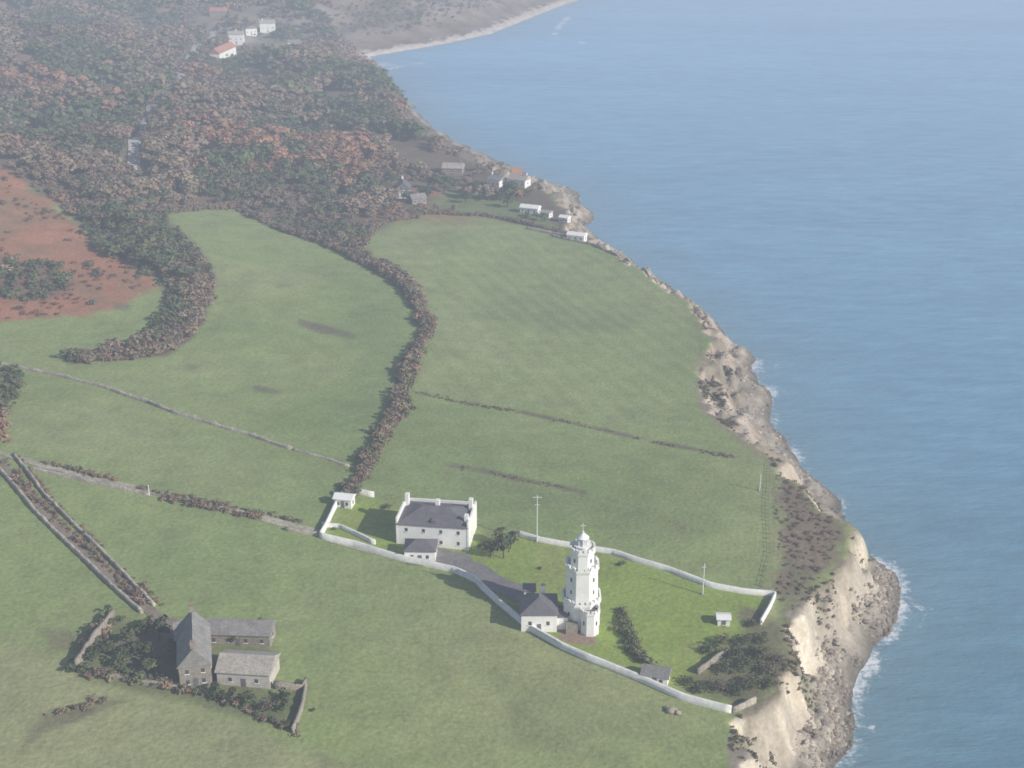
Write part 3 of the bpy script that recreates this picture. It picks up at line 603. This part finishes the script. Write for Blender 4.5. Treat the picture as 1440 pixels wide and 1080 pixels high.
def octa(name, par, r0, r1, z0, z1, mat, cx=0, cy=0, k=8, rot=math.pi/8):
    V = [(cx+r*math.cos(rot+i*2*math.pi/k), cy+r*math.sin(rot+i*2*math.pi/k), z) for r, z in ((r0, z0), (r1, z1)) for i in range(k)]
    F = [[i, (i+1) % k, k+(i+1) % k, k+i] for i in range(k)]+[list(range(k))[::-1], list(range(k, 2*k))]
    return part(name, par, V, F, mat)
def crenel(name, par, r, z, mat, cx=0, cy=0, w=.8, h=.7, per=3, k=8):
    V = []; F = []; ap = r*math.cos(math.pi/k); side = 2*r*math.sin(math.pi/k)
    for i in range(k):
        a = math.pi/8+math.pi/k+i*2*math.pi/k; n = (math.cos(a), math.sin(a)); t = (-n[1], n[0])
        segs = [(-side/2, side/2, 0, .55)]+[((j+.5)/per*side-side/2-w/2, (j+.5)/per*side-side/2+w/2, .55, .55+h) for j in range(per)]
        for s0, s1, z0, z1 in segs:
            o = len(V)
            for zz in (z+z0, z+z1):
                for d, q in ((ap+.02, s0), (ap+.02, s1), (ap-.38, s1), (ap-.38, s0)): V.append((cx+n[0]*d+t[0]*q, cy+n[1]*d+t[1]*q, zz))
            F += [[j+o for j in f] for f in BF]
    return part(name, par, V, F, mat)
def slits(name, par, r, zs_, cx=0, cy=0, k=8, every=2):
    V = []; F = []; ap = r*math.cos(math.pi/k)
    for i in range(0, k, every):
        a = math.pi/8+math.pi/k+i*2*math.pi/k; n = (math.cos(a), math.sin(a)); t = (-n[1], n[0])
        for z in zs_:
            o = len(V)
            for zz in (z-.5, z+.5):
                for d, q in ((ap+.06, -.22), (ap+.06, .22), (ap-.1, .22), (ap-.1, -.22)): V.append((cx+n[0]*d+t[0]*q, cy+n[1]*d+t[1]*q, zz))
            F += [[j+o for j in f] for f in BF]
    return part(name, par, V, F, M_glass)
p = G(817, 872); lh = empty("lighthouse", (p[0], p[1], float(H(*p))))
tiers = [(4.7,4.6,-1.5,6.3),(4.1,3.9,6.3,15.0),(2.95,2.85,15.0,19.2)]
for i, (r0, r1, z0, z1) in enumerate(tiers):
    octa("tower_tier_%d" % (i+1), lh, r0, r1, z0, z1, M_white)
    octa("string_course_%d" % (i+1), lh, r1+.1, r1+.2, z1-.5, z1-.1, M_white)
    octa("parapet_floor_%d" % (i+1), lh, r1+.2, r1+.2, z1-.1, z1+.05, M_white)
    crenel("battlement_%d" % (i+1), lh, r1+.32, z1, M_white, per=3 if i < 1 else 2)
    slits("tower_windows_%d" % (i+1), lh, (r0+r1)/2, [3.6] if i == 0 else ([9.3, 12.6] if i == 1 else [17.2]))
L0 = 19.2
octa("lantern_base", lh, 1.6, 1.6, L0, L0+1.3, M_white, k=16)
octa("gallery", lh, 2.1, 2.1, L0+1.3, L0+1.45, M_white, k=16)
octa("lantern_glass", lh, 1.25, 1.25, L0+1.45, L0+3.3, simple("lantern_glass", (.5,.54,.56), .1), k=16)
boxes("lantern_bars", lh, [(1.3*math.cos(a)-.08, 1.3*math.sin(a)-.08, L0+1.45, 1.3*math.cos(a)+.08, 1.3*math.sin(a)+.08, L0+3.3) for a in np.arange(8)*math.pi/4], M_white)
octa("lantern_roof", lh, 1.5, .3, L0+3.3, L0+4.4, M_white, k=16)
octa("vent_ball", lh, .28, .28, L0+4.4, L0+4.9, M_metal, k=8); boxes("weather_vane", lh, [(-.07,-.07,L0+4.9,.07,.07,L0+6.9),(-.6,-.05,L0+6.2,.6,.05,L0+6.35)], M_metal)
p2 = G(829, 888); dx, dy_ = p2[0]-p[0], p2[1]-p[1]
octa("fog_signal_tower", lh, 2.3, 2.2, -1.5, 5.4, M_white, dx, dy_); crenel("fog_signal_battlement", lh, 2.5, 5.4, M_white, dx, dy_, per=2, w=.6, h=.6); slits("fog_signal_windows", lh, 2.25, [3.0], dx, dy_)
octa("fog_signal_roof", lh, 2.3, 2.3, 5.4, 5.52, M_slate2, dx, dy_)
boxes("link_building", lh, [(-6.0,-4.2,-1,-3.3,.8,3.4)], M_white); boxes("link_roof", lh, [(-6.2,-4.4,3.4,-3.2,1.0,3.6)], M_slate)
boxes("porch", lh, [(dx-5.6, dy_-1.4, -1, dx-2.9, dy_+.6, 2.4)], M_stone)

house("stone_farmhouse", (254,968), (299,964), 15.5, 5.2, 4.2, M_stone, M_slate2, 'y', False, [(.5,.03),(.5,.97)], 2, 4, 2)
house("stone_farmhouse_wing", (250,925), (262,924), 6, 4.6, 2.6, M_stone, M_slate2, 'x', False, [], 1, 2, 1)
house("barn", (306,962), (380,969), 8.0, 3.4, 2.0, simple("pale_stone", (.50,.47,.42), .9, am=(.15,.12)), M_tan, 'x', False, [], 2, 0, 1)
house("stable_block", (290,904), (380,912), 6, 3.0, 2.0, M_stone, M_slate2, 'x', False, [], 4, 1, 1)

for nm, L, R, D, wh, rh, wl, rf, ax, ch in [
    ("white_cottage", (685,262), (702,264), 7, 3.6, 2.0, M_white, M_slate2, 'x', [(.1,.5)]), ("white_cottage", (714,262), (738,265), 7, 4.0, 2.2, M_white, M_tan, 'x', [(.9,.5)]),
    ("red_roof_cottage", (720,251), (734,252), 6, 3.2, 2.6, M_white, M_red, 'x', []), ("beach_chalet", (731,299), (756,302), 5, 3, 1.2, M_white, M_white, 'x', []),
    ("beach_chalet", (760,305), (772,307), 4, 2.6, .8, M_white, M_tan, 'x', []), ("boat_house", (797,337), (821,340), 5, 3, 1.0, M_white, M_white, 'x', []), ("stone_cottage", (622,246), (650,247), 8, 3.5, 2.2, M_stone, M_tan, 'x', [(.9,.5)]),
    ("gabled_house", (557,279), (578,279), 10, 5, 3.5, M_white, M_slate, 'y', [(.5,.9)]), ("stone_cottage", (580,288), (600,287), 6, 3, 2, M_stone, M_slate2, 'x', []),
    ("beach_chalet", (786,312), (798,314), 4, 2.6, .8, M_white, M_white, 'x', []),
    ("red_roof_house", (309,82), (333,84), 9, 6, 4, M_white, M_red, 'x', []), ("white_villa", (322,62), (343,63), 8, 8, 2.5, M_white, M_tan, 'x', [(.5,.5)]), ("white_villa", (366,46), (388,47), 8, 8, 2.5, M_white, M_tan, 'x', [(.2,.5)]),
    ("white_cottage", (346,50), (362,51), 7, 6, 2.5, M_white, M_slate2, 'y', []), ("red_roof_house", (295,24), (318,24), 8, 4, 3, M_stone, M_red, 'x', []), ("white_cottage", (405,68), (422,68), 7, 4.5, 2, M_white, M_slate2, 'x', [])]:
    house(nm, L, R, D, wh, rh, wl, rf, ax, False, ch, 3, 1, 1)
wallobj("sea_wall", [(775,332),(800,338),(835,345),(870,362),(925,400)], 1.0, .8, M_drys, rough=.5)

def mast(name, u, v, h, arms=()):
    p = G(u, v); e = empty(name, (p[0], p[1], float(H(*p))))
    octa("pole", e, .18, .10, -.5, h, M_metal); 
    if arms: boxes("cross_arms", e, [(-w_, -.07, z-.07, w_, .07, z+.07) for z, w_ in arms], M_metal)
    boxes("base", e, [(-.5,-.5,-.4,.5,.5,.15)], M_stone); octa("finial", e, .18, .05, h, h+.3, M_metal)
mast("flagpole", 755, 762, 13.5, [(13.2, 1.2), (11.0, .6)])
mast("signal_mast", 988, 836, 8.5, [(7.8, .5)])
mast("telegraph_pole", 1068, 690, 5); mast("telegraph_pole", 210, 697, 3.0)

def shrubs(name, L, T=T_bushf, cols=GREEN):
    for u, v, h, w_ in L:
        p = G(u, v); scatter(name, T, [(p[0], p[1], float(H(*p))-.2)], np.array([[w_, w_, h]]), cols[rng.integers(0, len(cols), 1)]*rng.uniform(.75, 1.0), M_leaf)
shrubs("garden_tree", [(708,785,6.5,6.5),(718,772,5.5,6),(690,782,4.5,5.5),(700,765,5,6)], T_near)
shrubs("shrub", [(680,770,2.5,3),(1000,915,3,5),(1016,905,3,4),(1030,925,3.2,5),(1045,940,3.2,6),(1065,925,3,6),(1080,945,3,6),(1055,965,2.8,6),(1035,975,2.5,5),(1010,968,2.5,5),(985,970,2.2,4.5),(965,962,2.2,4),(1085,965,2.2,5),(1070,900,2.2,4.5),(1060,880,2,4),
       (1040,905,2.6,5),(1020,945,2.6,5),(1092,930,2,5),(545,715,1.8,3),(875,795,1.8,2.4),(760,800,1,1.4),(470,745,1.2,1.6)], cols=np.r_[GREEN, [[.18,.16,.11]], [[.17,.14,.105]]])
shrubs("garden_tree", [(330,905,3.5,5),(258,955,4,5),(300,978,3,5),(325,985,3,5),(350,990,3,5),(398,1000,2.8,4.5),(400,985,3,4.5),(200,925,5,7),(185,905,4.5,6.5),(150,920,3.5,6),(368,880,2.5,3),(440,1000,1,1.5),(215,945,4,6),(225,900,5.5,7),(375,1000,2.5,5),(130,930,3.5,6),(240,925,5,6),(170,940,3.5,6),(205,890,4.5,6.5),(178,925,4,6)], T_near, np.r_[GREEN, BROWN[[2]]*.8])
shrubs("evergreen_tree", [(520,275,11,15),(535,280,10,14),(610,268,9,14),(625,270,9,13),(140,275,9,14),(120,268,8,13),(185,285,8,12),(210,292,7,11),(550,262,8,12),(665,272,7,11),(680,278,6,10),(705,282,6,9),(655,285,6,9),(600,280,7,10)], [tree_t(90, 500, .055, lobes=12), tree_t(91, 500, .055, lobes=12)], GREEN[:3])
def rocks(name, n, y0, y1, smin, smax, srange, colb):
    x = rng.uniform(-150, 170, n*40); y = rng.uniform(y0, y1, n*40); dw = polydist(x, y, W2T); dt = polydist(x, y, CT)
    s_ = dw/(dw+dt)+fbm(x, y, 8, 151)*.15; k = inside(x, y, COAST) & ~inside(x, y, TOPP) & (s_ < srange) & (dw < 45) & (fbm(x, y, 6, 155, 2) > -.25)
    x, y, dw = x[k][:n], y[k][:n], dw[k][:n]
    z = smin+(smax-smin)*rng.random(len(x))**4
    c = np.array(colb)*rng.uniform(.65, 1.25, (len(x), 1)); c[rng.random(len(x)) < .15] *= 1.3; c *= (.5+.5*sstep(0, 5, dw))[:, None]
    scatter(name, T_rock, np.stack([x, y, H(x, y)-z*.1], 1), np.stack([z, z*rng.uniform(.7, 1.3, len(x)), z*rng.uniform(.6, 1, len(x))], 1), c, M_rock)
rocks("shore_boulders", 3600, 200, 345, .3, 2.8, .62, (.34,.295,.245)); rocks("shore_boulders", 2400, 345, 800, .4, 3, .7, (.35,.30,.25))
p = [G(u, v) for u, v in [(945,1000),(952,1003),(938,998)]]
scatter("rock_outcrop", T_rock, [(q[0], q[1], float(H(*q))+.3) for q in p], np.array([2.6, 1.8, 1.5]), np.array([[.36,.31,.25]]*3), M_rock)

# ------------------------------------------------------------------ sea air: thin, uniform absorbing layer over the coast, its airlight an added glow
bpy.ops.mesh.primitive_cube_add(size=1); hz = bpy.context.object; hz.name = "sea_haze"; hz.scale = (8000, 8000, 250); hz.location = (0, 2500, 95)
m = bpy.data.materials.new("glowing_haze"); m.use_nodes = True; nt = m.node_tree; nt.nodes.clear()
DEN = .00043; LINF = (.52, .59, .71)
o = nt.nodes.new('ShaderNodeOutputMaterial'); va = nt.nodes.new('ShaderNodeVolumeAbsorption'); va.inputs['Density'].default_value = DEN; va.inputs['Color'].default_value = (0, 0, 0, 1)
ve = nt.nodes.new('ShaderNodeEmission'); ve.inputs['Color'].default_value = (*LINF, 1); ve.inputs['Strength'].default_value = DEN
ad = nt.nodes.new('ShaderNodeAddShader'); nt.links.new(va.outputs[0], ad.inputs[0]); nt.links.new(ve.outputs[0], ad.inputs[1]); nt.links.new(ad.outputs[0], o.inputs['Volume']); hz.data.materials.append(m)

# ------------------------------------------------------------------ light
EL = math.radians(29); SD = Vector((.88, -.47, 0)).normalized()*math.cos(EL)+Vector((0, 0, math.sin(EL)))
sd_ = bpy.data.lights.new("sun", 'SUN'); sd_.energy = 5.0; sd_.angle = math.radians(.5); sd_.color = (1, .94, .86)
so = bpy.data.objects.new("sun", sd_); scene.collection.objects.link(so); so.rotation_euler = SD.to_track_quat('Z', 'Y').to_euler(); so.location = (200, 0, 190)
wd = bpy.data.worlds.new("World"); scene.world = wd; wd.use_nodes = True; nt = wd.node_tree
sk = nt.nodes.new('ShaderNodeTexSky'); sk.sky_type = 'NISHITA'; sk.sun_disc = False; sk.sun_elevation = EL; sk.sun_rotation = math.atan2(SD.x, SD.y)
bgn = nt.nodes['Background']; bgn.inputs['Strength'].default_value = .10; nt.links.new(sk.outputs[0], bgn.inputs['Color'])
